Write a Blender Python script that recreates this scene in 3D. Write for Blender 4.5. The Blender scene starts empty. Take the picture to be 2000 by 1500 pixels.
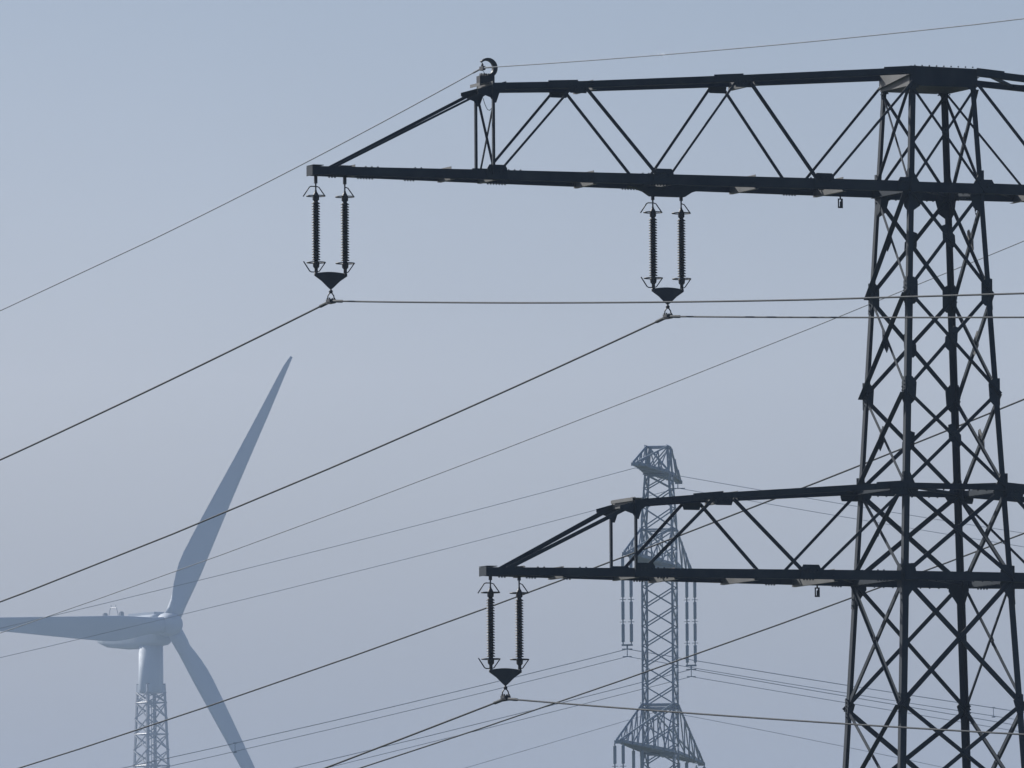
import bpy, math, random
from mathutils import Vector, Matrix
random.seed(4)
V = Vector
sc = bpy.context.scene
COL = sc.collection

# ------------------------------------------------------------------ materials
def nodes_mat(name):
    m = bpy.data.materials.new(name); m.use_nodes = True
    nt = m.node_tree
    return m, nt, nt.nodes['Principled BSDF']

def steel(name, c1, c2, rough, scale, metallic=0.0, bump=0.15, spec=0.5):
    m, nt, b = nodes_mat(name)
    tc = nt.nodes.new('ShaderNodeTexCoord')
    n = nt.nodes.new('ShaderNodeTexNoise'); n.inputs['Scale'].default_value = scale; n.inputs['Detail'].default_value = 8
    n2 = nt.nodes.new('ShaderNodeTexNoise'); n2.inputs['Scale'].default_value = scale * 9; n2.inputs['Detail'].default_value = 4
    mp = nt.nodes.new('ShaderNodeMapping'); mp.inputs['Scale'].default_value = (1, 1, .25)
    nt.links.new(tc.outputs['Object'], mp.inputs[0]); nt.links.new(mp.outputs[0], n.inputs[0]); nt.links.new(tc.outputs['Object'], n2.inputs[0])
    r = nt.nodes.new('ShaderNodeValToRGB')
    r.color_ramp.elements[0].position = .32; r.color_ramp.elements[1].position = .7
    r.color_ramp.elements[0].color = (*c1, 1); r.color_ramp.elements[1].color = (*c2, 1)
    nt.links.new(n.outputs[0], r.inputs[0]); nt.links.new(r.outputs[0], b.inputs['Base Color'])
    rr = nt.nodes.new('ShaderNodeMapRange'); rr.inputs[3].default_value = rough - .12; rr.inputs[4].default_value = rough + .12
    nt.links.new(n2.outputs[0], rr.inputs[0]); nt.links.new(rr.outputs[0], b.inputs['Roughness'])
    bp = nt.nodes.new('ShaderNodeBump'); bp.inputs['Strength'].default_value = bump; bp.inputs['Distance'].default_value = .004
    nt.links.new(n2.outputs[0], bp.inputs['Height']); nt.links.new(bp.outputs[0], b.inputs['Normal'])
    b.inputs['Metallic'].default_value = metallic
    b.inputs['Specular IOR Level'].default_value = spec
    return m

M_PYL = steel('weathered_painted_steel', (.005, .013, .024), (.024, .034, .043), .6, 1.6, 0.0, spec=.12)
M_PLATE = steel('galvanised_plate', (.010, .019, .030), (.022, .032, .041), .6, 2.2, 0.0, spec=.12)
M_GALV_LIT = steel('sunlit_galvanised_plate', (.045, .048, .048), (.085, .087, .083), .55, 2.2, 0.0)  # galvanised tone raised to paint sunlight into the plates and cross members
M_FIT = steel('forged_fitting', (.016, .02, .025), (.03, .034, .038), .5, 6, .0, spec=.2)
M_PORC = steel('brown_porcelain', (.018, .017, .018), (.026, .025, .027), .5, 4, .0, .02, spec=.2)
M_WIRE = steel('stranded_aluminium_wire', (.014, .02, .026), (.024, .03, .036), .7, 3, .0, .1, spec=.1)
M_EARTH = steel('galvanised_earth_wire', (.13, .15, .17), (.17, .19, .21), .7, 3, .0, .1, spec=.1)
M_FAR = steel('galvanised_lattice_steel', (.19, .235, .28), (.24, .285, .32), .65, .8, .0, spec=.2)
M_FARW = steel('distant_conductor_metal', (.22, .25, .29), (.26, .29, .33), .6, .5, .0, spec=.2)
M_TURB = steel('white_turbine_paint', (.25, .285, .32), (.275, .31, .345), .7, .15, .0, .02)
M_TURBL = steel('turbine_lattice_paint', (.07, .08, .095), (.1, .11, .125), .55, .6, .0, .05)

def ground_mat():
    m, nt, b = nodes_mat('meadow_ground')
    tc = nt.nodes.new('ShaderNodeTexCoord')
    n = nt.nodes.new('ShaderNodeTexNoise'); n.inputs['Scale'].default_value = .01; n.inputs['Detail'].default_value = 12
    r = nt.nodes.new('ShaderNodeValToRGB'); r.color_ramp.elements[0].color = (.03, .045, .018, 1); r.color_ramp.elements[1].color = (.09, .085, .045, 1)
    r.color_ramp.elements[0].position = .4; r.color_ramp.elements[1].position = .62
    nt.links.new(tc.outputs['Object'], n.inputs[0]); nt.links.new(n.outputs[0], r.inputs[0]); nt.links.new(r.outputs[0], b.inputs['Base Color'])
    b.inputs['Roughness'].default_value = .95
    return m

# ------------------------------------------------------------------ mesh helper
class MB:
    def __init__(s): s.v = []; s.f = []; s.smooth = False
    def add(s, vs, fs):
        k = len(s.v); s.v += [tuple(p) for p in vs]; s.f += [tuple(i + k for i in f) for f in fs]
    def hexa(s, a, b):                       # two quads of 4 points
        s.add(list(a) + list(b), [(3, 2, 1, 0), (4, 5, 6, 7), (0, 1, 5, 4), (1, 2, 6, 5), (2, 3, 7, 6), (3, 0, 4, 7)])
    def slab(s, p0, p1, w, t, W, T):         # bar from p0 to p1; section spans w..w+W along unit w, and t*T
        p0, p1 = V(p0), V(p1)
        q = [V((0, 0, 0)), w * W, w * W + t * T, t * T]
        s.hexa([p0 + x for x in q], [p1 + x for x in q])
    def box(s, c, x, y, z, sx, sy, sz):      # centre, axes, full sizes
        c = V(c)
        a = [c - x * sx / 2 + y * (sy / 2 * i) + z * (sz / 2 * j) for i, j in ((-1, -1), (1, -1), (1, 1), (-1, 1))]
        s.hexa(a, [p + x * sx for p in a])
    def angle(s, p0, p1, n1, n2, f1, f2=None, t=.009):
        """L section: heel line p0-p1, flange 1 along n1 and flange 2 along n2."""
        f2 = f2 or f1
        p0, p1 = V(p0), V(p1); d = (p1 - p0).normalized()
        n1 = (n1 - d * n1.dot(d)).normalized(); n2 = (n2 - d * n2.dot(d)).normalized()
        s.slab(p0, p1, n1, n2, f1, t)
        o = n2 * (t + .0005)
        s.slab(p0 + o, p1 + o, n2, n1, f2 - t, t)
    def prism(s, pts, n, t):                 # polygon pts (3-D), extruded by n*t
        k = len(pts); o = n * t
        s.add([V(p) for p in pts] + [V(p) + o for p in pts],
              [tuple(range(k))[::-1], tuple(range(k, 2 * k))] + [(i, (i + 1) % k, (i + 1) % k + k, i + k) for i in range(k)])
    def tube(s, pts, r, n=8, closed=False):
        pts = [V(p) for p in pts]; m = len(pts); rs = r if isinstance(r, (list, tuple)) else [r] * m
        rings = []; ref = V((0, 0, 1))
        d0 = (pts[1] - pts[0]).normalized()
        if abs(d0.z) > .9: ref = V((0, 1, 0))
        for i in range(m):
            if closed: d = (pts[(i + 1) % m] - pts[i - 1]).normalized()
            else: d = (pts[min(i + 1, m - 1)] - pts[max(i - 1, 0)]).normalized()
            a = d.cross(ref).normalized(); b = a.cross(d)
            rings.append([pts[i] + (a * math.cos(2 * math.pi * k / n) + b * math.sin(2 * math.pi * k / n)) * rs[i] for k in range(n)])
        fs = []
        for i in range(m if closed else m - 1):
            j = (i + 1) % m
            for k in range(n):
                fs.append((i * n + k, i * n + (k + 1) % n, j * n + (k + 1) % n, j * n + k))
        if not closed:
            fs.append(tuple(range(n))[::-1]); fs.append(tuple((m - 1) * n + k for k in range(n)))
        s.add([p for q in rings for p in q], fs)
    def lathe(s, c, prof, n=20, axis=V((0, 0, 1))):   # prof: (radius, height)
        c = V(c); x = axis.orthogonal().normalized(); y = axis.cross(x)
        vs = []
        for r, h in prof:
            for k in range(n):
                t = 2 * math.pi * k / n; vs.append(c + axis * h + (x * math.cos(t) + y * math.sin(t)) * r)
        fs = []
        for i in range(len(prof) - 1):
            for k in range(n):
                fs.append((i * n + k, i * n + (k + 1) % n, (i + 1) * n + (k + 1) % n, (i + 1) * n + k))
        fs.append(tuple(range(n))[::-1]); fs.append(tuple((len(prof) - 1) * n + k for k in range(n)))
        s.add(vs, fs)
    def build(s, name, mat, parent=None, smooth=False):
        me = bpy.data.meshes.new(name); me.from_pydata(s.v, [], s.f); me.materials.append(mat); me.update()
        if smooth:
            for p in me.polygons: p.use_smooth = len(p.vertices) == 4
        o = bpy.data.objects.new(name, me); COL.objects.link(o)
        if parent: o.parent = parent
        return o

def tag(o, label=None, cat=None, group=None, kind=None):
    if label: o['label'] = label
    if cat: o['category'] = cat
    if group: o['group'] = group
    if kind: o['kind'] = kind
    return o

def empty(name, loc=(0, 0, 0), rz=0):
    o = bpy.data.objects.new(name, None); COL.objects.link(o); o.location = loc; o.rotation_euler = (0, 0, rz); o.empty_display_size = .5
    return o

X, Y, Z = V((1, 0, 0)), V((0, 1, 0)), V((0, 0, 1))
def lerp(a, b, t): return a + (b - a) * t
def interp(x, xs, ys):
    if x <= xs[0]: return ys[0]
    for i in range(len(xs) - 1):
        if x <= xs[i + 1]: return lerp(ys[i], ys[i + 1], (x - xs[i]) / (xs[i + 1] - xs[i]))
    return ys[-1]

# ------------------------------------------------------------------ near pylon (local x = along the arms, local y = along the line)
YAW = 0.3975
BASE = V((7.3854, 207.0, 0))
pylon = empty('lattice_pylon', BASE, math.pi + YAW)
tag(pylon, 'tall dark steel lattice pylon nearest the viewer, filling the right side with two long crossarms', 'pylon')
def W(z): return 1.7346 - .05006 * z
LEV = [22.20, 20.35, 18.53, 16.77, 15.09, 13.50, 11.27, 9.45, 7.2, 4.8, 2.3, 0.0]
def corner(su, sv, z): w = W(z); return V((su * w, sv * w, z))
def fl(z): return .088 + (22.2 - z) * .0018     # leg flange width
for su, sv in ((1, 1), (1, -1), (-1, -1), (-1, 1)):
    m = MB()
    zs = [22.48, 18.4, 13.2, 7.0, 0]
    for i in range(len(zs) - 1):
        a, b = corner(su, sv, zs[i]), corner(su, sv, zs[i + 1])
        m.angle(a, b, V((-su, 0, 0)), V((0, -sv, 0)), fl(zs[i + 1]), t=.012)
    for z in (18.5, 13.3):                      # splice plates with bolts
        a, b = corner(su, sv, z + .28), corner(su, sv, z - .28)
        o = V((su, 0, 0)) * .011
        m.slab(a + o, b + o, V((0, -sv, 0)), V((-su, 0, 0)), .085, .008)
        for k in range(5):
            c = lerp(a, b, .1 + .2 * k) + V((su * .018, -sv * .045, 0)); m.box(c, X, Y, Z, .018, .026, .026)
    m.build('leg', M_PYL, pylon)

FACES = [  # (corner 1, corner 2, outward normal)
    ((1, 1), (-1, 1), Y), ((1, -1), (-1, -1), -Y), ((1, 1), (1, -1), X), ((-1, 1), (-1, -1), -X)]
def bolts(m, c, ax, ay, n, nx, ny, sx, sy, h=.016, s=.024):
    for i in range(nx):
        for j in range(ny):
            m.box(c + ax * ((i - (nx - 1) / 2) * sx) + ay * ((j - (ny - 1) / 2) * sy) + n * (h / 2), ax, ay, n, s, s, h)
for li in range(len(LEV) - 1):
    zt, zb = LEV[li], LEV[li + 1]
    for (c1, c2, n) in FACES:
        wide = .046 if li == 0 else (.064 if li < 4 else .076)
        for k, (a, b) in enumerate(((c1, c2), (c2, c1))):
            zt2 = zt - (.04 if li == 0 else 0)
            p, q = corner(*a, zt2), corner(*b, zb)
            d = (q - p).normalized()
            ext = .05 if li < 7 else 0
            off = n * (.014 if (k == 0) != (li == 5) else -.0105)
            p2, q2 = p + d * .03 + off, q + d * ext + off
            side = n.cross(d).normalized()
            if side.z < 0: side = -side
            m = MB(); kk = (1 - k) if li == 5 else k; sidef = n in (X, -X)
            outst = ((.05 if (n == -X or li == 5) else .095 if li else .06) if kk == 0 else .035) if sidef else wide * .8
            m.angle(p2 - side * wide / 2, q2 - side * wide / 2, side, n if kk == 0 else -n, wide, outst, t=.008)
            m.build('brace', M_PYL, pylon)
        # crossing plate
        if li < 8:
            e = (corner(*c2, zt) - corner(*c1, zt)).normalized()
            wt, wb = W(zt), W(zb); tt = wt / (wt + wb); zc = lerp(zt, zb, tt)
            mid = (corner(*c1, zc) + corner(*c2, zc)) / 2 + n * .0265
            m = MB()
            if li in (1, 2, 3):
                sg = 1 if (li + FACES.index((c1, c2, n))) % 2 else -1
                pts = [(-.10, .17), (-.04, .19), (.10, .02), (.11, -.13), (.05, -.19), (-.09, -.05)]
                pts = [mid + e * (x * sg * 1.22) + Z * y * 1.15 for x, y in pts]
                if sg < 0: pts = pts[::-1]
                m.prism(pts, n, .009)
                bolts(m, mid + n * .009, (e * sg * -.35 + Z).normalized(), (e + Z * .35 * sg).normalized(), n, 5, 2, .055, .06)
            else:
                pts = [(-.07, 0), (0, .09), (.07, 0), (0, -.09)]
                m.prism([mid + e * x + Z * y for x, y in pts], n, .009)
                bolts(m, mid + n * .009, e, Z, n, 1, 2, .05, .05)
            m.build('gusset_plate', M_GALV_LIT if (n == -X and li in (1, 2, 3)) else M_PLATE, pylon)  # crossing plates on this face get the sunlight painted in as lighter colour
# gusset plates at the legs
NODE_SHAPE = {0: [(.0, .1), (.26, .1), (.1, -.08), (.0, -.14)],
              1: [(-.01, .34), (.05, .34), (.22, .05), (.26, -.10), (.20, -.32), (.08, -.40), (-.01, -.40)],
              2: [(-.02, .24), (.12, .24), (.19, .17), (.19, -.17), (.12, -.24), (-.02, -.24)],
              3: [(-.02, .24), (.12, .24), (.20, .14), (.18, -.16), (.10, -.24), (-.02, -.24)],
              4: [(-.03, .24), (.10, .24), (.19, .05), (.26, -.08), (.20, -.17), (-.03, -.17)],
              5: [(-.03, .20), (.20, .22), (.24, .12), (.26, -.14), (.12, -.33), (.07, -.42), (-.03, -.42)],
              6: [(-.01, .16), (.09, .16), (.18, .06), (.10, -.20), (-.01, -.26)],
              7: [(-.01, .16), (.09, .16), (.16, .02), (.09, -.20), (-.01, -.26)]}
for li, shp in NODE_SHAPE.items():
    z = LEV[li]
    for (c1, c2, n) in FACES:
        for a, b in ((c1, c2), (c2, c1)):
            e = (corner(*b, z) - corner(*a, z)).normalized()
            p = corner(*a, z) + n * .0008
            m = MB()
            s_ = .8 if n in (X, -X) and li not in (1, 5) else 1.0
            pts = [p + e * (x * s_) + Z * y for x, y in shp]
            if e.cross(Z).dot(n) < 0: pts = pts[::-1]
            m.prism(pts, n, .0115)
            bolts(m, p + e * .05 + n * .0115, e, Z, n, 1, 6, .05, .065)
            bolts(m, p + e * .13 + n * .0115, e, Z, n, 1, 3, .05, .06)
            m.build('gusset_plate', M_PLATE, pylon)
# horizontal members through the body
for z, h, dep in ((20.36, .185, .07), (15.08, .105, .06), (13.50, .16, .07)):
    for (c1, c2, n) in FACES:
        a, b = corner(*c1, z), corner(*c2, z)
        e = (b - a).normalized()
        m = MB()
        m.angle(a + n * .0285 - Z * h / 2 + e * .02, b + n * .0285 - Z * h / 2 - e * .02, Z, n, h, dep, t=.009)
        for k in range(10):
            t = .12 + .76 * k / 9
            m.box(lerp(a, b, t) + n * .045 - Z * (h / 2 + .008), e, n, Z, .022, .022, .018)
        m.build('horizontal_member', M_PYL, pylon)
    a, b = corner(1, 1, z), corner(-1, -1, z); m = MB(); m.angle(a - Z * .02, b - Z * .02, Z, V((1, -1, 0)), .05); m.build('horizontal_member', M_PYL, pylon)
    a, b = corner(1, -1, z), corner(-1, 1, z); m = MB(); m.angle(a + Z * .04, b + Z * .04, Z, V((1, 1, 0)), .05); m.build('horizontal_member', M_PYL, pylon)
# top box: deep plates on the four faces and a floor plate
w = W(22.2)
for (c1, c2, n) in FACES:
    a, b = corner(*c1, 22.2), corner(*c2, 22.2); e = (b - a).normalized()
    m = MB()
    if n in (X, -X):
        m.prism([a + n * .02 + Z * .28, b + n * .02 + Z * .28, b + n * .02 - Z * .04, a + n * .02 - Z * .04] if e.cross(Z).dot(n) < 0 else
                [b + n * .02 + Z * .28, a + n * .02 + Z * .28, a + n * .02 - Z * .04, b + n * .02 - Z * .04], n, .01)
        m.angle(a + n * .031 + Z * .14, b + n * .031 + Z * .0, Z, n, .06, .05)
        m.build('top_plate', M_GALV_LIT, pylon)
    else:
        q = [a - e * .03 + Z * .31, b + e * .03 + Z * .29, b + e * .03 + Z * .04, b - e * .16 - Z * .04, a + e * .16 - Z * .04, a - e * .03 + Z * .04]
        q = [x + n * .02 for x in q]
        if (q[1] - q[0]).cross(q[2] - q[1]).dot(n) < 0: q = q[::-1]
        m.prism(q, n, .012)
        for k in range(9): m.box(lerp(a, b, .05 + .1125 * k) + n * .035 + Z * .315, e, n, Z, .02, .02, .022)
        m.build('top_plate', M_PYL, pylon)
m = MB(); m.box((0, 0, 22.46), X, Y, Z, 2 * w, 2 * w, .012); m.build('top_plate', M_PLATE, pylon)
m = MB(); m.box((0, 0, 22.17), X, Y, Z, 2 * w - .02, 2 * w - .02, .01); m.build('top_plate', M_PLATE, pylon)
# concrete feet
mc = steel('foundation_concrete', (.22, .21, .2), (.3, .29, .27), .9, 3, 0)
for su, sv in ((1, 1), (1, -1), (-1, -1), (-1, 1)):
    m = MB(); m.lathe(corner(su, sv, 0) - V((su * .03, sv * .03, .3)), [(.45, 0), (.42, .5), (.38, .55)], 16); m.build('foundation', mc, pylon)

# ------------------------------------------------------------------ crossarms
def crossarm(sg, P):
    """sg = +1 the arm towards the viewer's left. P: dict of dimensions."""
    S = lambda u: interp(u, P['su'], P['sv'])
    G = lambda u, s, z, o=0: V((sg * u, s * (S(u) + o), z))
    zl, hl = P['zl'], P['hl']
    tip, ub = P['tip'], P['ub']
    w1, w2 = W(zl), W(P['zt'][-1])
    root = MB()
    # tip plate joins the two lower chords
    root.box((sg * tip, 0, zl), X, Y, Z, .012, 2 * S(tip) - .005, hl(tip) + .02)
    root.box((sg * (tip - .62), 0, zl + hl(tip) / 2 + .022), X, Y, Z, .22, 2 * S(tip) + .02, .012)
    root.box((sg * (tip - .1), 0, zl + hl(tip) / 2 + .022), X, Y, Z, .2, 2 * S(tip) + .02, .012)
    for k in range(4): root.box((sg * (tip - .03 - .05 * k), S(tip) + .02, zl - hl(tip) / 2 - .012), X, Y, Z, .02, .02, .026)
    arm = root.build('crossarm', M_PLATE, pylon)
    for s in (1, -1):
        n = Y * s
        # lower chord: channel made of short straight runs
        us = [tip] + P['lun'] + [w1]
        m = MB()
        for a, b in zip(us[:-1], us[1:]):
            h = hl((a + b) / 2)
            p, q = G(a, s, zl - hl(a) / 2), G(b, s, zl - hl(b) / 2)
            m.hexa([p, p + n * .01, p + n * .01 + Z * hl(a), p + Z * hl(a)], [q, q + n * .01, q + n * .01 + Z * hl(b), q + Z * hl(b)])
            i = -n * .07
            for zz in (0, 1):
                pa, qa = p + Z * (hl(a) - .01) * zz, q + Z * (hl(b) - .01) * zz
                m.hexa([pa, pa + i, pa + i + Z * .01, pa + Z * .01], [qa, qa + i, qa + i + Z * .01, qa + Z * .01])
        for u0, c in P['boltrows']:
            for k in range(c):
                u_ = u0 - k * .055
                m.box(G(u_, s, zl - hl(u_) / 2 - .009, -.03), X, Y, Z, .024, .024, .022)
                if k % 2 == 0: m.box(G(u_, s, zl + hl(u_) / 2 + .008, -.03), X, Y, Z, .022, .022, .02)
        m.build('lower_chord', M_PYL, arm)
        # upper chord
        m = MB(); nodes = P['tn']; hh = P['ht']
        for (ua, za), (ub_, zb_) in zip(nodes[:-1], nodes[1:]):
            p, q = G(ua, s, za - hh / 2), G(ub_, s, zb_ - hh / 2)
            m.angle(p, q, Z, -n, hh, .09, t=.01)
            m.slab(q + (p - q).normalized() * .0 + Z * .012 + n * .001, q + (p - q).normalized() * .55 + Z * .012 + n * .001, Z, n, hh + .012, .009)  # splice
        m.build('upper_chord', M_PYL, arm)
        # sloping member
        m = MB(); p, q = G(P['slope_u'], s, zl + hl(tip) / 2 - .02), G(ub, s, nodes[0][1] - .02)
        d = (q - p).normalized(); side = V((-d.z * sg, 0, d.x * sg)); side = side if side.z > 0 else -side
        f = P['fs'][s < 0]
        m.angle(p - side * f / 2, q - side * f / 2, side, -n, f, .032, t=.009)
        m.build('tie_member', M_PYL, arm)
        # end post
        m = MB(); p, q = G(ub, s, zl, .012), G(ub, s, nodes[0][1], .012)
        m.angle(p + X * sg * .035, q + X * sg * .035, -X * sg, n, .06 if s > 0 else .042, .05, t=.008)
        m.build('post', M_PYL, arm)
        # diagonals
        seq = P['diag']
        for k, (ua, za, ub2, zb2, wid) in enumerate(seq):
            p, q = G(ua, s, za, .013), G(ub2, s, zb2, .013)
            d = (q - p).normalized(); side = n.cross(d).normalized(); side = side if side.z > 0 else -side
            m = MB(); wd = wid[0] if s > 0 else wid[1]
            m.angle(p - side * wd / 2, q - side * wd / 2, side, n if k % 2 else -n, wd, wd * .8, t=.007)
            m.build('brace', M_PYL, arm)
        # gusset plates
        for (u_, z_, kind) in P['guss']:
            m = MB(); c = G(u_, s, z_, .0115)
            if kind == 'up': pts = [(-.19, .06), (.19, .06), (.17, -.09), (.15, -.15), (-.15, -.15), (-.17, -.09)]
            elif kind == 'lo': pts = [(-.20, -.08), (.20, -.08), (.185, .10), (.15, .16), (-.15, .16), (-.185, .10)]
            else: pts = [(-.24, .05), (.30, -.10), (.30, -.16), (.06, -.24), (.0, -.33), (-.05, -.33), (-.11, -.16), (-.24, -.08)]
            pts = [c + X * (x * sg) + Z * y for x, y in pts]
            if (pts[1] - pts[0]).cross(pts[2] - pts[1]).dot(n) < 0: pts = pts[::-1]
            m.prism(pts, n, .009)
            if kind == 'peak': bolts(m, c + n * .009 - Z * .09, X, Z, n, 3, 1, .06, .055)
            else: bolts(m, c + n * .009 + Z * (-.06 if kind == 'up' else .06), X, Z, n, 5, 2, .065, .055)
            m.build('gusset_plate', M_PLATE, arm)
    # members across, between the front and back chords
    for (u_, z_, h_) in P['cross']:
        m = MB(); s_ = S(u_) - .002
        m.angle(V((sg * u_, -s_ - .03, z_ - h_ / 2)), V((sg * u_, s_ - .02, z_ - h_ / 2)), Z, -X * sg, h_, .07, t=.008)
        m.build('cross_member', M_GALV_LIT, arm)
    cs = P['plan']
    for k in range(len(cs) - 1):
        a, b = cs[k], cs[k + 1]; s = 1 if k % 2 else -1
        for zz, ok in ((zl - .02, True), (None, k < len(cs) - 1 and a <= ub + .01)):
            if zz is None:
                if not ok: continue
                za, zb_ = interp(-a, [-t[0] for t in P['tn']], [t[1] for t in P['tn']]), interp(-b, [-t[0] for t in P['tn']], [t[1] for t in P['tn']])
            else: za = zb_ = zz
            p, q = V((sg * a, s * S(a), za)), V((sg * b, -s * S(b), zb_))
            m = MB(); m.angle(p, q, Z, X, .05, .05, t=.007); m.build('plan_brace', M_PYL, arm)
    return arm

wu, wl1, wl0 = W(22.28), W(20.38), 0
UP = dict(su=[.60, 8.48, 11.46, 11.8], sv=[.70, .36, .17, .14], zl=20.375, hl=lambda u: interp(u, [0, 5, 8.5, 11.8], [.185, .185, .17, .145]), tip=11.77, ub=8.48,
          zt=[22.28], lun=[8.48, 5.33, 2.32], tn=[(8.48, 21.92), (6.91, 21.99), (3.82, 22.19), (W(22.3), 22.42)], ht=.118, slope_u=11.40, fs=(.038, .055),
          diag=[(8.36, 20.45, 7.03, 21.93, (.042, .042)), (6.76, 21.93, 5.46, 20.46, (.064, .044)), (5.2, 20.46, 3.98, 22.1, (.042, .042)),
                (3.68, 22.1, 2.46, 20.46, (.07, .044)), (2.2, 20.46, .62, 22.24, (.046, .042))],
          guss=[(.74, 20.37, 'lo'), (6.91, 21.99, 'up'), (3.82, 22.18, 'up'), (5.33, 20.40, 'lo'), (2.32, 20.40, 'lo'), (8.42, 20.39, 'lo'), (8.48, 21.96, 'peak')],
          cross=[(11.0, 20.40, .19), (9.25, 20.39, .23), (8.48, 20.38, .2), (6.62, 20.38, .24), (5.2, 20.37, .17), (3.6, 20.38, .25), (1.95, 20.38, .25), (6.62, 22.0, .17), (3.6, 22.17, .17), (8.48, 21.93, .16)],
          plan=[8.48, 6.62, 5.2, 3.6, 1.95, .75], boltrows=[(10.8, 6), (9.9, 4), (8.3, 7), (5.7, 9), (2.55, 5), (11.35, 3)])
LO = dict(su=[.98, 5.9, 8.26, 8.6], sv=[1.05, .51, .20, .16], zl=13.50, hl=lambda u: interp(u, [0, 2.5, 5, 8.6], [.17, .165, .16, .135]), tip=8.58, ub=5.91,
          zt=[15.08], lun=[5.91, 2.74], tn=[(5.91, 14.72), (4.32, 14.86), (W(15.1), 15.09)], ht=.105, slope_u=8.2, fs=(.068, .08),
          diag=[(5.75, 13.57, 4.5, 14.8, (.06, .05)), (4.14, 14.8, 2.9, 13.57, (.07, .052)), (2.56, 13.57, .98, 15.06, (.055, .046))],
          guss=[(1.12, 15.07, 'up'), (4.32, 14.84, 'up'), (2.74, 13.51, 'lo'), (5.75, 13.51, 'lo'), (5.91, 14.76, 'peak')],
          cross=[(7.9, 13.51, .19), (7.2, 13.5, .2), (5.91, 13.5, .18), (5.2, 13.49, .21), (3.75, 13.49, .21), (2.3, 13.49, .22), (4.05, 14.86, .17), (5.91, 14.74, .16)],
          plan=[5.91, 5.2, 3.75, 2.3, 1.06], boltrows=[(8.2, 3), (7.65, 4), (6.9, 3), (5.5, 4), (2.85, 4), (1.5, 4)])
arms = {}
for key, P in (('U', UP), ('L', LO)):
    for sg in (1, -1): arms[key, sg] = crossarm(sg, P)
for sg in (1, -1):
    m = MB(); c = V((sg * 5.05, 0, 20.2))
    m.prism([c + V((x, -.06, z)) for x, z in ((-.75, .09), (.75, .09), (.45, 0), (.32, -.08), (-.32, -.08), (-.45, 0))], Y, .12)
    m.build('hanger_plate', M_PLATE, arms['U', sg])
# X between the end posts of the upper arms, and the top plates over the peaks
for sg in (1, -1):
    a = arms['U', sg]
    for s in (1, -1):
        m = MB(); m.angle(V((sg * 8.46, s * .33, 20.5)), V((sg * 8.46, -s * .33, 21.72)), X * s, Y, .035, .03, t=.006); m.build('brace', M_PYL, a)
    m = MB()
    for s in (1, -1):   # small earthing loops below the peak
        pts = [V((sg * 8.4, s * .3, 21.8)) + V((0, -s * .1 * k, -.25 * math.sin(k * .55) - .02)) for k in range(4)]
        m.tube(pts, .006, 5)
    m.build('earthing_lead', M_WIRE, a)
    for key, u_, s_, z_ in (('U', 8.58, .17, 21.98), ('L', 5.84, .43, 14.80)):
        m = MB(); m.box((sg * u_, 0, z_), X, Y, Z, .20 if key == 'L' else .16, 2 * s_ + .1, .012); m.box((sg * (u_ + (.107 if key == 'L' else .087)), 0, z_ - .02), X, Y, Z, .012, 2 * s_ + .1, .055)
        m.build('cover_plate', M_GALV_LIT, arms[key, sg])
    # C-shaped earth-wire bracket on the peak
    m = MB(); c = V((sg * 8.43, 0, 22.27)); pts = []; n = 22
    o_, i_ = [], []
    for k in range(n + 1):
        t = math.radians(lerp(140, -95, k / n)); th = interp(k / n, [0, .35, .6, 1], [.03, .065, .085, .06])
        ro = .175
        o_.append(c + V((sg * math.cos(t) * ro * -1 if False else -sg * math.cos(math.pi - t) * ro * -1, 0, math.sin(t) * ro)))
        i_.append(c + V((sg * math.cos(math.pi - t) * (ro - th) * 1, 0, math.sin(t) * (ro - th))))
    o_ = [c + V((sg * math.cos(math.pi - math.radians(lerp(140, -95, k / n))) * .175, 0, math.sin(math.radians(lerp(140, -95, k / n))) * .175)) for k in range(n + 1)]
    for k in range(n):
        h = Y * .035
        m.hexa([o_[k] - h, o_[k] + h, i_[k] + h, i_[k] - h], [o_[k + 1] - h, o_[k + 1] + h, i_[k + 1] + h, i_[k + 1] - h])
    m.box((sg * 8.46, 0, 22.07), X, Y, Z, .27, .12, .12)
    m.box((sg * 8.58, 0, 22.06), X, Y, Z, .06, .16, .13)
    for k in range(5): m.box((sg * (8.56 - .045 * k), .0, 22.145), X, Y, Z, .018, .09, .05)
    m.build('wire_bracket', M_FIT, a_ := arms['U', sg])

# ------------------------------------------------------------------ things hung from the pylon
def to_world(p): 
    return pylon_m @ V(p)
pylon_m = Matrix.Translation(BASE) @ Matrix.Rotation(math.pi + YAW, 4, 'Z')

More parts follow.
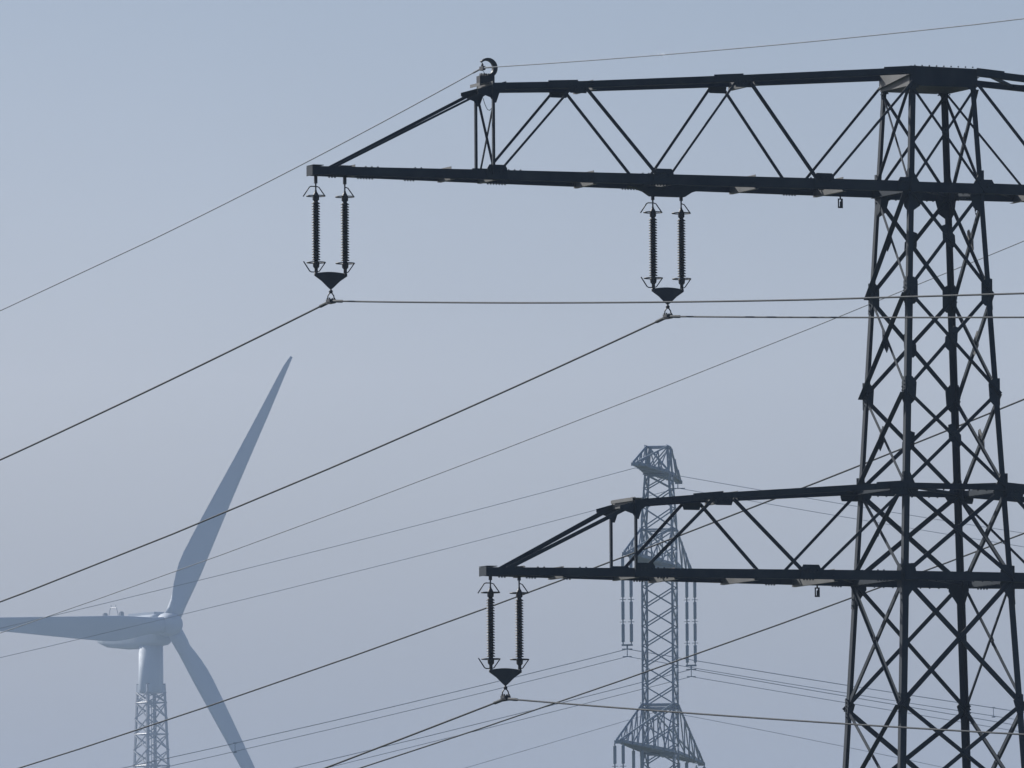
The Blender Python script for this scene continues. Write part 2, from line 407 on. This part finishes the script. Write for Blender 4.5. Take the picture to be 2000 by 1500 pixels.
def insulator_unit(parent, x, extra):
    """one ribbed porcelain rod with its caps and rings; z is measured down from the chord (0)"""
    m = MB()
    prof = [(.012, -1.60), (.03, -1.58), (.03, -1.52), (.055, -1.49), (.06, -1.42), (.034, -1.38)]
    z = -1.38; n = 22; st = 1.02 / n
    for k in range(n):
        prof += [(.042, z + .002), (.072, z + .006), (.076, z + .012), (.070, z + .02), (.044, z + .036)]
        z += st
    prof += [(.034, z + .01), (.058, z + .03), (.058, z + .10), (.034, z + .15), (.022, z + .17), (.016, z + .2)]
    m.lathe((x, 0, 0), prof, 18)
    o = m.build('insulator', M_PORC, parent, smooth=False)
    m = MB()     # eye and shackle above
    m.tube([V((x, math.cos(t) * .018, -.06 + math.sin(t) * .034)) for t in [k * math.pi / 6 for k in range(12)]], .008, 6, True)
    m.tube([V((x, 0, -.09)), V((x, 0, -.16))], .014, 8)
    m.box((x, 0, 0.02), X, Y, Z, .05, .04, .13)
    m.build('shackle', M_FIT, o)
    for zc, top in ((-.262, 1), (-1.415, -1)):
        m = MB()
        m.tube([V((x + math.cos(t) * .16, math.sin(t) * .16, zc)) for t in [k * math.pi / 14 for k in range(28)]], 0.0105, 6, True)
        m.tube([V((x, .0, zc + top * .17)), V((x - .05, .02, zc + top * .15)), V((x - .15, .05, zc + top * .0))], 0.0105, 6)
        if extra:
            m.tube([V((x, 0, zc + top * .165)), V((x + .09, 0, zc + top * .165)), V((x + .12, 0, zc + top * .15)), V((x + .235, 0, zc - top * .015))], 0.0105, 6)
        m.build('corona_ring', M_FIT, o, smooth=True)
    return o

def insulator_set(u0, zc, sp=.27, drop=0.0):
    """u0: position along the arm, zc: underside of the chord"""
    r = empty('insulator_set', to_world((u0, 0, zc)), math.pi + YAW)
    sg = 1
    insulator_unit(r, sp, True); insulator_unit(r, -sp, False)
    m = MB(); pts = []
    for k in range(9): t = k / 8; pts.append((lerp(-sp - .03, sp + .03, t), -1.60 + .03 * math.sin(math.pi * t)))
    pts += [(sp + .035, -1.64), (.17, -1.73), (.05, -1.84), (.0, -1.88), (-.05, -1.84), (-.17, -1.73), (-sp - .035, -1.64)]
    m.prism([V((x, -.012, z)) for x, z in pts], Y, .024)
    for x in (sp, -sp): m.lathe((x, -.03, -1.61), [(.028, 0), (.028, .06)], 10, Y)
    m.build('yoke_plate', M_FIT, r)
    m = MB(); m.lathe((0, 0, -1.945), [(.012, 0), (.034, .02), (.034, .045), (.014, .07), (.014, .1)], 10)
    for s in (1, -1): m.tube([V((.012 * s, 0, -1.925)), V((.055 * s, 0, -1.985)), V((.058 * s, 0, -2.045))], .011, 6)
    m.build('clevis', M_FIT, r)
    m = MB(); m.box((0, 0, -2.07), X, Y, Z, .12, .17, .05); m.box((0, 0, -2.105), X, Y, Z, .09, .24, .03)
    for i in (-.045, .045):
        for j in (-.05, .05): m.box((i, j, -2.035), X, Y, Z, .022, .022, .03)
    m.build('suspension_clamp', M_FIT, r)
    return r
ZU, ZM, ZL = 20.205, 20.10, 13.40
GRP = 'insulator sets hanging from the near pylon'
s1 = insulator_set(11.39, ZU); tag(s1, 'pair of dark ribbed insulators under the far left tip of the upper crossarm', 'insulator', GRP)
s2 = insulator_set(5.05, ZM); tag(s2, 'pair of dark ribbed insulators hanging halfway along the upper crossarm', 'insulator', GRP)
s3 = insulator_set(8.17, ZL); tag(s3, 'pair of dark ribbed insulators under the tip of the lower crossarm', 'insulator', GRP)
s4 = insulator_set(-11.39, ZU); tag(s4, 'pair of insulators under the tip of the far upper arm, beyond the right edge', 'insulator', GRP)
s5 = insulator_set(-5.05, ZM); tag(s5, 'pair of insulators halfway along the far upper arm, beyond the right edge', 'insulator', GRP)

def wire(name, label, cat, frame, u0, z0, left, right, r, mat, group, t0=-200, t1=120, sleeve=None, v0=0):
    """a conductor through the clamp: height = z0 + c1 t + c2 t^2 along the line direction"""
    m = MB()
    ts = []
    t = t0
    while t < -20: ts.append(t); t += 8
    while t < 20: ts.append(t); t += 1.25
    while t <= t1: ts.append(t); t += 8
    if sleeve: ts = sorted(set(ts + [-sleeve, -sleeve + .06, -sleeve * .3, sleeve * .3, sleeve, sleeve - .06]))
    pts, rs = [], []
    for t in ts:
        c = left if t < 0 else right
        pts.append(frame @ V((u0, v0 + t, z0 + c[0] * t + c[1] * t * t)))
        rs.append(r * 1.8 if sleeve and abs(t) < sleeve - .03 else r)
    m.tube(pts, rs, 6)
    o = m.build(name, mat, smooth=True); tag(o, label, cat, group)
    return o
GW = 'power lines strung on the near pylon'
wire('power_line', 'dark conductor running through the clamp at the tip of the upper crossarm', 'power line', pylon_m, 11.39, 18.13, (.110, .00048), (-.084, .00039), .0165, M_WIRE, GW, sleeve=.55)
wire('power_line', 'dark conductor through the clamp hanging halfway along the upper crossarm', 'power line', pylon_m, 5.05, 18.02, (.111, .00048), (-.0795, .00018), .0165, M_WIRE, GW, sleeve=.55)
wire('power_line', 'dark conductor through the clamp below the lower crossarm, bending down at both sides', 'power line', pylon_m, 8.17, 11.30, (.104, .0002), (-.0785, .00028), .0165, M_WIRE, GW, t0=-150, sleeve=.55)
wire('power_line', 'straight black conductor crossing behind the lower crossarm and above its insulators', 'power line', pylon_m, -5.05, 18.005, (.1093, .00033), (-.079, .0003), .0165, M_WIRE, GW, sleeve=.55)
wire('power_line', 'lowest black conductor on the left of the near pylon, passing below the lower crossarm', 'power line', pylon_m, -11.39, 17.95, (.1167, .00033), (-.079, .0003), .0165, M_WIRE, GW, sleeve=.55)
wire('earth_wire', 'thin grey earth wire clamped in the curved bracket on the peak of the upper crossarm', 'earth wire', pylon_m, 8.53, 22.27, (.1180, .00080), (-.0718, .0005), .0095, M_EARTH, GW, sleeve=.45)
wire('earth_wire', 'thin faint earth wire slanting behind the pylon body and across the middle of the sky', 'earth wire', pylon_m, -8.47, 22.25, (.1020, .00024), (-.0718, .0005), .0095, M_EARTH, GW, sleeve=.45)
for u_, lab in ((8.53, 'small dark clamp holding the earth wire inside the curved bracket on the crossarm peak'), (-8.47, 'small earth wire clamp on the peak beyond the right edge')):
    r = empty('wire_clamp', to_world((u_, 0, 22.27)), math.pi + YAW)
    m = MB(); m.box((0, 0, -.01), X, Y, Z, .05, .16, .07); m.lathe((0, 0, .02), [(.02, 0), (.024, .03), (.012, .06)], 8); m.build('clamp_body', M_FIT, r)
    m = MB(); m.tube([V((0, 0, .07)), V((.01, 0, .1)), V((0, 0, .125))], .008, 6); m.tube([V((0, 0, -.04)), V((-.04, 0, -.09)), V((-.09, 0, -.14))], .005, 5); m.build('link', M_FIT, r)
    tag(r, lab, 'clamp', 'earth wire clamps on the near pylon')

# number plates: dark plates with the figure cut out of them
BITS = {'1': ["00000000", "00010000", "00111000", "00110000", "00100000", "00100000", "00100000", "00100000", "00100000", "00100000", "00000000", "00000000"],
        '2': ["00000000", "00111100", "01100110", "00000110", "00000110", "00001100", "00011000", "00110000", "01100000", "01111110", "00000000", "00000000"]}
def number_sign(p, ch, label, roll=0, w_=.098, h_=.17):
    o = empty('number_sign', to_world(p), math.pi + YAW); o.rotation_euler = (0, roll, math.pi + YAW)
    b = BITS[ch]; nr, nc = len(b), 8; m = MB()
    cw, chh = w_ / nc, h_ / nr
    for r_ in range(nr):
        c = 0
        while c < nc:
            if b[r_][c] == '1': c += 1; continue
            c2 = c
            while c2 < nc and b[r_][c2] == '0': c2 += 1
            # seen from the front (+y side) with local x running to the viewer's left
            x0, x1 = w_ / 2 - c * cw, w_ / 2 - c2 * cw
            m.box(((x0 + x1) / 2, 0, -(r_ + .5) * chh), X, Y, Z, abs(x1 - x0), .004, chh)
            c = c2
    m.build('plate', M_FIT, o)
    m = MB(); m.box((0, 0, .03), X, Y, Z, .03, .006, .08); m.build('hanger', M_FIT, o)
    tag(o, label, 'sign', 'number signs on the near pylon')
number_sign((1.42, -.67, 20.25), '1', 'small dark plate with cut-out figure 1 hanging under the upper crossarm')
number_sign((1.80, -.96, 13.385), '1', 'small dark plate with cut-out figure 1 hanging under the lower crossarm')
number_sign((-1.22, -.66, 20.21), '2', 'small tilted plate with cut-out figure 2 inside the body below the upper crossarm', roll=.18)

# ------------------------------------------------------------------ distant pylon
b_ = math.radians(9.5)
FBASE = V((9.945, 800, 0)); frot = math.atan2(-math.cos(b_), -math.sin(b_))
far = empty('lattice_pylon', FBASE, frot); far_m = Matrix.Translation(FBASE) @ Matrix.Rotation(frot, 4, 'Z')
tag(far, 'hazy blue grey lattice pylon far behind, seen between the crossarms of the near one', 'pylon')
def FW(z): return interp(z, [0, 22, 35, 51.4, 54.6, 56.5], [4.2, 1.7, 1.11, 1.09, .87, .76])
def fc(su, sv, z): w = FW(z); return V((su * w, sv * w, z))
def fbar(name, p, q, r, parent, smooth=False):
    m = MB(); d = (V(q) - V(p)).normalized(); a = d.orthogonal().normalized()
    m.angle(V(p), V(q), a, d.cross(a), r * 1.3, r * 1.3, t=r * .5)
    return m.build(name, M_FAR, parent)
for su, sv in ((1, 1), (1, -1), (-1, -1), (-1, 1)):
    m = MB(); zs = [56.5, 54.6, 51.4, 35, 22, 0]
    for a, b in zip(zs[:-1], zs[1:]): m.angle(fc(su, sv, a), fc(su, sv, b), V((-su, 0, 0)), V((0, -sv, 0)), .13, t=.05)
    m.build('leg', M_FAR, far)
flev = [56.5, 54.6, 53.6, 52.3, 50.9]
while flev[-1] > 36: flev.append(flev[-1] - 1.337)
flev += [33.0, 29, 24, 18, 10, 0]
bars = 0
for i in range(len(flev) - 1):
    zt, zb = flev[i], flev[i + 1]
    for k, (c1, c2, n) in enumerate(FACES):
        m = MB()   # one X of bracing
        if k < 2 or i > 15:
            for a, b in ((c1, c2), (c2, c1)):
                p, q = fc(*a, zt), fc(*b, zb); d = (q - p).normalized(); m.angle(p, q, n.cross(d), -n, .085, .085, t=.035)
        else:         # side faces: bowed lattice bars in the narrow view
            for a, b in ((c1, c2), (c2, c1)):
                p, q = fc(*a, zt), fc(*b, zb); d = (q - p).normalized(); m.angle(p, q, n.cross(d), -n, .085, .085, t=.035)
        if zt > 50: pass
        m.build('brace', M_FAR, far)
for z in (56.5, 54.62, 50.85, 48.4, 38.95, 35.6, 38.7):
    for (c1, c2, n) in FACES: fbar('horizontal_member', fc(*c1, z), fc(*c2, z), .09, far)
def far_arm(sg, zr, zp, L, name='crossarm'):
    """tower ring at zr, arm plane at zp, tip L out from the axis"""
    w = FW(zp)
    Sx = lambda t: interp(t, [w, L], [w, .16])
    m = MB()
    for s in (1, -1): m.angle(V((sg * w, s * w, zp)), V((sg * L, s * .16, zp)), Z, V((0, -s, 0)), .2, .2, t=.06)
    m.box((sg * L, 0, zp), X, Y, Z, .12, .5, .22)
    arm = m.build(name, M_FAR, far)
    n = max(4, int(L / 1.7)); us = [lerp(w, L - .2, k / n) for k in range(n + 1)]
    top = lambda t: lerp(zr, zp + .1, (t - w) / (L - w))
    n0, us0 = n, us; n = max(3, int(L / 3.4)); us = [lerp(w, L - .2, k / n) for k in range(n + 1)]
    for s in (1, -1):
        m = MB(); m.angle(V((sg * FW(zr), s * FW(zr), zr)), V((sg * L, s * .16, zp + .1)), Z, V((0, -s, 0)), .12, .12, t=.04); m.build('tie_member', M_FAR, arm)
        for k in range(n):
            a, b = us[k], us[k + 1]
            if (top(a) - zp) > .5:
                m = MB(); m.angle(V((sg * b, s * Sx(b), zp)), V((sg * a, s * lerp(FW(zr), .16, (a - w) / (L - w)), top(a))), X, Y, .075, .075, t=.03)
                m.angle(V((sg * b, s * Sx(b), zp)), V((sg * b, s * lerp(FW(zr), .16, (b - w) / (L - w)), top(b))), X, Y, .075, .075, t=.03)
                m.build('brace', M_FAR, arm)
    n, us = n0, us0
    for k in range(n):       # deck bracing in the horizontal plane
        a, b = us[k], us[k + 1]; m = MB()
        m.angle(V((sg * a, -Sx(a), zp)), V((sg * a, Sx(a), zp)), X, Z, .11, .11, t=.04)
        m.angle(V((sg * a, -Sx(a), zp)), V((sg * b, Sx(b), zp)), X, Z, .10, .10, t=.04)
        m.angle(V((sg * a, Sx(a), zp - .03)), V((sg * b, -Sx(b), zp - .03)), X, Z, .10, .10, t=.04)
        m.build('deck_brace', M_FAR, arm)
    # narrow walkway between the chords
    m = MB(); m.box((sg * (w + L * .8) / 2, 0, zp + .04), X, Y, Z, L * .8 - w, .9, .05)
    for k in range(8): m.box((sg * lerp(w, L * .8, k / 7), 0, zp + .1), X, Y, Z, .04, .52, .1)
    m.build('walkway', M_FAR, arm)
    return arm
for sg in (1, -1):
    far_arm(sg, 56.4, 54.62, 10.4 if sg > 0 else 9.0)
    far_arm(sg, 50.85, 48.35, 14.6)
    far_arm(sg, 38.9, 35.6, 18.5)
def far_insulator(t, z, label, length=6.0, two=True):
    r = empty('insulator_set', far_m @ V((t, 0, z)), frot)
    for s in (1, -1):
        m = MB(); prof = [(.05, 0)]
        seg = 4; l = length / seg
        for k in range(seg):
            z0 = -k * l
            prof += [(.05, z0 - .12), (.12, z0 - .16), (.12, z0 - l + .18), (.05, z0 - l + .14)]
        prof.append((.04, -length))
        m.lathe((0, s * .28, 0), prof[::-1], 8)
        o = m.build('insulator', M_FAR, r)
        for k in range(1, seg):
            m = MB(); m.tube([V((math.cos(a) * .22, s * .28 + math.sin(a) * .22, -k * l)) for a in [j * math.pi / 5 for j in range(10)]], .016, 4, True); m.build('corona_ring', M_FAR, o)
    m = MB(); m.box((0, 0, -length - .05), X, Y, Z, .06, .75, .12); m.box((0, 0, -length - .2), X, Y, Z, .06, .1, .3); m.build('yoke_plate', M_FAR, r)
    m = MB(); m.box((0, 0, -length - .32), X, Y, Z, .08, .7, .07); m.box((0, 0, -length - .57), X, Y, Z, .05, .05, .5); m.box((0, 0, -length - .82), X, Y, Z, .08, .6, .06); m.build('suspension_clamp', M_FAR, r)
    tag(r, label, 'insulator', 'insulator sets hanging from the distant pylon')
far_insulator(14.3, 48.3, 'long pale insulator pair left of the distant pylon body')
far_insulator(-14.1, 48.3, 'long pale insulator pair right of the distant pylon body')
far_insulator(18.2, 35.5, 'insulator pair under the left tip of the lowest arm on the distant pylon')
far_insulator(10.2, 35.5, 'insulator pair at the inner left of the lowest arm on the distant pylon')
far_insulator(-17.9, 35.5, 'insulator pair under the right tip of the lowest arm on the distant pylon')
far_insulator(-9.8, 35.5, 'insulator pair at the inner right of the lowest arm on the distant pylon')
m = MB(); m.box((0, 0, -.2), X, Y, Z, .06, .06, .4); m.box((0, 0, -.42), X, Y, Z, .06, 1.0, .06); r = m.build('wire_clamp', M_FAR); r.location = far_m @ V((-8.6, 0, 54.6)); r.rotation_euler.z = frot
tag(r, 'small clamp hanging under the right end of the top arm of the distant pylon', 'clamp')
GF = 'thin hazy wires strung on the distant pylon'
def fwire(lab, t, z, l, rr, rad=.026, name='power_line', cat='power line', v0=0):
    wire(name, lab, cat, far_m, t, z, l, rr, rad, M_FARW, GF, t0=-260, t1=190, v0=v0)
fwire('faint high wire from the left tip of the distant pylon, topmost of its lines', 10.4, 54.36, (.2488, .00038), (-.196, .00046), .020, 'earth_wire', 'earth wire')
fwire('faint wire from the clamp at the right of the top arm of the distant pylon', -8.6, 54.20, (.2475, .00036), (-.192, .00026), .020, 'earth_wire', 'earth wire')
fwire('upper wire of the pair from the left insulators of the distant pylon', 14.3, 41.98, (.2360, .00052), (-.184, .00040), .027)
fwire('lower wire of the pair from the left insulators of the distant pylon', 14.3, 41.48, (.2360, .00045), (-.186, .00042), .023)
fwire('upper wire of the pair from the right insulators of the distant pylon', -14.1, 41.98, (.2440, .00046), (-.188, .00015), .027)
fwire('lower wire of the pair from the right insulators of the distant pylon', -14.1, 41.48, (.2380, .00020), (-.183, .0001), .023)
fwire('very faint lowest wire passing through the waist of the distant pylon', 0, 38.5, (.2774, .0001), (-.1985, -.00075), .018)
# spacers on the twin bundles
for t_, u_, lab in ((-26.7, 14.3, 'small spacer joining two faint wires in front of the lower turbine blade'), (24.6, 14.3, 'small spacer on the faint twin wires seen through the near pylon body')):
    c = (.2360, .00049) if t_ < 0 else (-.185, .00041)
    z_ = 41.98 + c[0] * t_ + c[1] * t_ * t_
    m = MB(); m.tube([V((0, 0, .08)), V((0, 0, -.62))], .022, 6); m.tube([V((0, -.12, .04)), V((0, .12, .04))], .04, 6); m.tube([V((0, -.12, -.58)), V((0, .12, -.58))], .04, 6)
    o = m.build('wire_spacer', M_FAR); o.location = far_m @ V((u_, t_, z_)); o.rotation_euler.z = frot; tag(o, lab, 'spacer', 'spacers on the twin wires')

# ------------------------------------------------------------------ wind turbine
K = .0696
HUB = V((-46.83, 1600, 87.45)); ay = math.radians(35)
nax = V((math.sin(ay), -math.cos(ay), 0)); eh = V((math.cos(ay), math.sin(ay), 0))
TW = HUB - nax * 4.6; TW.z = 0
TS = 1.625; cam_p = V((0, 0, 1.7))
turb = empty('wind_turbine', V((TW.x * TS, TW.y * TS, 1.7 - 1.7 * TS)), 0); turb.scale = (TS, TS, TS)
tag(turb, 'pale blue grey three bladed wind turbine on a lattice tower in the haze, lower left', 'wind turbine')
def tl(p): return V(p) - TW
H = tl(HUB)
# nacelle
m = MB(); secs = []
prof = [(-1.2, 1.35, 1.5, -2.0), (-2.2, 1.9, 1.55, -2.7), (-6, 2.0, 1.5, -3.0), (-10, 1.95, 1.45, -2.95), (-13.6, 1.85, 1.35, -2.6), (-15.8, 1.6, 1.2, -2.0), (-16.4, 1.2, .9, -1.5)]
for d, hw, zt, zb in prof:
    ring = []
    for k in range(16):
        t = 2 * math.pi * k / 16; cx = math.copysign(abs(math.cos(t)) ** .45, math.cos(t)); cy = math.copysign(abs(math.sin(t)) ** .45, math.sin(t))
        ring.append(H + nax * d + eh * (cx * hw) + Z * ((zt + zb) / 2 + cy * (zt - zb) / 2))
    secs.append(ring)
vs = [p for r_ in secs for p in r_]; fs = []
for i in range(len(secs) - 1):
    for k in range(16): fs.append((i * 16 + k, i * 16 + (k + 1) % 16, (i + 1) * 16 + (k + 1) % 16, (i + 1) * 16 + k))
fs += [tuple(range(16))[::-1], tuple((len(secs) - 1) * 16 + k for k in range(16))]
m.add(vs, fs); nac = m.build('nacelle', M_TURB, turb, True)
m = MB(); m.box(H + nax * -5.8 + Z * 1.6, nax, eh, Z, 6.5, 1.6, .5); m.build('hatch', M_TURB, nac)
for d in (-16.0, -11.9):
    m = MB(); m.box(H + nax * d + Z * 1.65, nax, eh, Z, .5, .5, 1.2); m.lathe(H + nax * d + Z * 2.1, [(.22, 0), (.22, .25)], 8); m.build('warning_light', M_TURBL, nac)
m = MB()
c = H + nax * -13.9 + Z * 1.4
for s in (-1, 1): m.tube([c + nax * (1.4 * s), c + nax * (.75 * s) + Z * 1.55], .05, 5)
m.tube([c + nax * -.75 + Z * 1.55, c + nax * .75 + Z * 1.55], .05, 5)
for s in (-1, 1): m.tube([c + nax * (.6 * s) + Z * 1.55, c + nax * (.6 * s) + Z * 1.95], .04, 5)
m.build('wind_mast', M_TURBL, nac)
# hub
m = MB(); m.lathe(H - nax * 1.5, [(1.5, 0), (1.62, .6), (1.65, 1.6), (1.55, 2.3), (1.3, 2.9), (.8, 3.35), (.2, 3.5)], 24, nax); hub = m.build('hub', M_TURB, turb, True)
# blades
def blade(theta):
    ct, st = math.cos(theta), math.sin(theta)
    rad = eh * ct + Z * st; tan = -eh * st + Z * ct       # tan points counter-clockwise as seen from the front
    m = MB(); secs = []; n = 18
    L = 41.9
    st_ = [0.03, .05, .075, .1, .13, .165, .2, .24, .3, .38, .48, .58, .68, .78, .86, .92, .96, .985, 1.0]
    le = lambda f: -interp(f, [0, .08, .2, .5, .8, 1], [1.05, 1.0, 1.15, .85, .6, .25])
    te = lambda f: interp(f, [0, .075, .105, .14, .18, .22, .32, .45, .62, .8, .92, .97, 1], [1.25, 1.35, 1.6, 2.0, 2.3, 2.45, 2.2, 1.8, 1.25, .8, .55, .4, .1])
    for f in st_:
        a, b = le(f), te(f); th = interp(f, [0, .08, .2, .5, 1], [1.0, .85, .42, .2, .03])
        ring = []
        for k in range(n):
            t = 2 * math.pi * k / n; x = (a + b) / 2 - math.cos(t) * (b - a) / 2
            y = math.sin(t) * th * (1 if f < .08 else (.55 + .45 * math.cos(t)))
            tw = interp(f, [0, .2, 1], [.28, .25, .08])
            ring.append(H + nax * .25 + rad * (L * f) + tan * (x * math.cos(tw) + y * math.sin(tw)) + nax * (y * math.cos(tw) - x * math.sin(tw) + f * f * 1.2))
        secs.append(ring)
    vs = [p for r_ in secs for p in r_]; fs = []
    for i in range(len(secs) - 1):
        for k in range(n): fs.append((i * n + k, i * n + (k + 1) % n, (i + 1) * n + (k + 1) % n, (i + 1) * n + k))
    fs += [tuple(range(n))[::-1], tuple((len(secs) - 1) * n + k for k in range(n))]
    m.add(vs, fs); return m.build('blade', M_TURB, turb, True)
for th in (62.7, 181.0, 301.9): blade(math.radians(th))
# tube and lattice tower
m = MB(); m.lathe((0, 0, 78.7), [(1.5, -.4), (1.70, 0), (1.66, 6.0)], 28); m.build('tube', M_TURB, turb, True)
ty = math.radians(33.4); cxd = V((math.cos(ty), math.sin(ty), 0)); cyd = V((-math.sin(ty), math.cos(ty), 0))
def TWd(z): return 1.44 + (79.6 - z) * .034
def tc_(a, b, z): w = TWd(z); return cxd * (a * w) + cyd * (b * w) + Z * z
for a, b in ((1, 1), (1, -1), (-1, -1), (-1, 1)):
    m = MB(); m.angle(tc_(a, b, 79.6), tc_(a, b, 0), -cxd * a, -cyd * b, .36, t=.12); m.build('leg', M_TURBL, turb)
tz = [78.4, 77.0]
while tz[-1] > 60: tz.append(tz[-1] - 2.15)
while tz[-1] > 8: tz.append(tz[-1] - 5.2)
tz.append(0)
for i in range(len(tz) - 1):
    for (c1, c2) in (((1, 1), (-1, 1)), ((1, -1), (-1, -1)), ((1, 1), (1, -1)), ((-1, 1), (-1, -1))):
        m = MB()
        for a, b in ((c1, c2), (c2, c1)):
            m.tube([tc_(*a, tz[i]), tc_(*b, tz[i + 1])], .10, 5)
        if i % 2: m.tube([tc_(*c1, tz[i]), tc_(*c2, tz[i])], .09, 5)
        m.build('brace', M_TURBL, turb)
m = MB(); m.box((0, 0, 78.5), cxd, cyd, Z, 2.9, 2.9, .25)
for k in range(4):
    p = (cxd, cyd, -cxd, -cyd)[k]; m.box(p * 1.45 + Z * 78.9, p, p.cross(Z), Z, .06, 2.7, 1.1)
m.build('transition_plate', M_TURB, turb)
m = MB()
for s in (-.3, .3): m.tube([cyd * (s) + cxd * .25 + Z * 77.2, cyd * s + cxd * .25], .06, 5)
z = 76.8
while z > 50: m.tube([cyd * -.3 + cxd * .25 + Z * z, cyd * .3 + cxd * .25 + Z * z], .05, 4); z -= .6
m.build('ladder', M_TURBL, turb)

# ------------------------------------------------------------------ ground
me = bpy.data.meshes.new('ground'); n = 40; R = 8000
vs = []; fs = []
for j in range(n + 1):
    for i in range(n + 1):
        x, y = lerp(-R, R, i / n), lerp(-R, R, j / n)
        d = math.hypot(x, y)
        vs.append((x, y, -.0 if d < 2500 else 1.5 * math.sin(x * .0011) * math.cos(y * .0013) - 1.5))
for j in range(n):
    for i in range(n): k = j * (n + 1) + i; fs.append((k, k + 1, k + n + 2, k + n + 1))
me.from_pydata(vs, [], fs); me.materials.append(ground_mat())
g = bpy.data.objects.new('ground', me); COL.objects.link(g); g['kind'] = 'structure'

# ------------------------------------------------------------------ haze
m = MB(); m.box((0, 0, 108), X, Y, Z, 16200, 16200, 224)
mh = bpy.data.materials.new('haze_air'); mh.use_nodes = True; nt = mh.node_tree
for nd in list(nt.nodes):
    if nd.type == 'BSDF_PRINCIPLED': nt.nodes.remove(nd)
pv = nt.nodes.new('ShaderNodeVolumePrincipled')
pv.inputs['Color'].default_value = (.54, .69, .92, 1); pv.inputs['Density'].default_value = .000145; pv.inputs['Anisotropy'].default_value = .0
nt.links.new(pv.outputs[0], nt.nodes['Material Output'].inputs['Volume'])
hz = m.build('haze', mh); hz['kind'] = 'stuff'

# ------------------------------------------------------------------ light
EL, AZ = math.radians(34), None
sd = V((-.72, .69, math.tan(EL) * .9)).normalized()        # towards the sun
sun = bpy.data.lights.new('sun', 'SUN'); sun.energy = 5; sun.angle = math.radians(.6); sun.color = (1, .97, .93)
so = bpy.data.objects.new('sun', sun); COL.objects.link(so); so.rotation_euler = sd.to_track_quat('Z', 'Y').to_euler(); so.location = (0, 0, 100)
w_ = bpy.data.worlds.new('World'); sc.world = w_; w_.use_nodes = True; nt = w_.node_tree
bg = nt.nodes['Background']
sky = nt.nodes.new('ShaderNodeTexSky'); sky.sky_type = 'NISHITA'; sky.sun_disc = False
sky.sun_elevation = math.asin(sd.z); sky.sun_rotation = math.atan2(sd.x, sd.y)
sky.air_density = 1.2; sky.dust_density = 2.0; sky.ozone_density = 2.0; sky.altitude = 0
# thin lilac-grey mist bank in the lowest degrees of the sky
tc = nt.nodes.new('ShaderNodeTexCoord'); sx = nt.nodes.new('ShaderNodeSeparateXYZ'); nt.links.new(tc.outputs['Generated'], sx.inputs[0])
ramp = nt.nodes.new('ShaderNodeValToRGB'); cr = ramp.color_ramp
cr.elements[0].position = .0; cr.elements[0].color = (.40, .40, .56, 1)
cr.elements[1].position = 1.0; cr.elements[1].color = (.8, .85, 1, 1)
for p, c in ((.041, (.48, .50, .70)), (.074, (.77, .79, 1.06)), (.106, (.65, .69, .91)), (.4, (.7, .78, 1.0))):
    e = cr.elements.new(p); e.color = (*c, 1)
nt.links.new(sx.outputs[2], ramp.inputs[0])
mx = nt.nodes.new('ShaderNodeMix'); mx.data_type = 'RGBA'; mx.blend_type = 'MULTIPLY'; mx.inputs[0].default_value = 1
wn = nt.nodes.new('ShaderNodeTexNoise'); wn.inputs['Scale'].default_value = 14; wn.inputs['Detail'].default_value = 3
wmp = nt.nodes.new('ShaderNodeMapping'); wmp.inputs['Scale'].default_value = (1, 1, 2.5); nt.links.new(tc.outputs['Generated'], wmp.inputs[0]); nt.links.new(wmp.outputs[0], wn.inputs[0])
wr = nt.nodes.new('ShaderNodeMapRange'); wr.inputs[1].default_value = .3; wr.inputs[2].default_value = .7; wr.inputs[3].default_value = .97; wr.inputs[4].default_value = 1.03
nt.links.new(wn.outputs[0], wr.inputs[0])
wv = nt.nodes.new('ShaderNodeVectorMath'); wv.operation = 'SCALE'; nt.links.new(sky.outputs[0], wv.inputs[0]); nt.links.new(wr.outputs[0], wv.inputs['Scale'])
nt.links.new(wv.outputs[0], mx.inputs[6]); nt.links.new(ramp.outputs[0], mx.inputs[7]); nt.links.new(mx.outputs[2], bg.inputs['Color'])
bg.inputs['Strength'].default_value = .065

# ------------------------------------------------------------------ camera
cam = bpy.data.cameras.new('camera'); co = bpy.data.objects.new('camera', cam); COL.objects.link(co)
pitch = math.atan(1700 / 23000); roll = .0065
fw = V((0, math.cos(pitch), math.sin(pitch))); r0 = V((1, 0, 0)); u0 = r0.cross(fw)
Rr = r0 * math.cos(roll) - u0 * math.sin(roll); Uu = u0 * math.cos(roll) + r0 * math.sin(roll)
mt = Matrix((Rr, Uu, -fw)).transposed().to_4x4(); mt.translation = V((0, 0, 1.7)); co.matrix_world = mt
cam.sensor_width = 36; cam.lens = 36 * 23000 / 2000; cam.clip_start = 1; cam.clip_end = 30000
sc.camera = co
vs_ = sc.view_settings; vs_.view_transform = 'Standard'; vs_.look = 'None'; vs_.exposure = .55; vs_.gamma = 1
sc.cycles.volume_bounces = 1; sc.cycles.max_bounces = 5
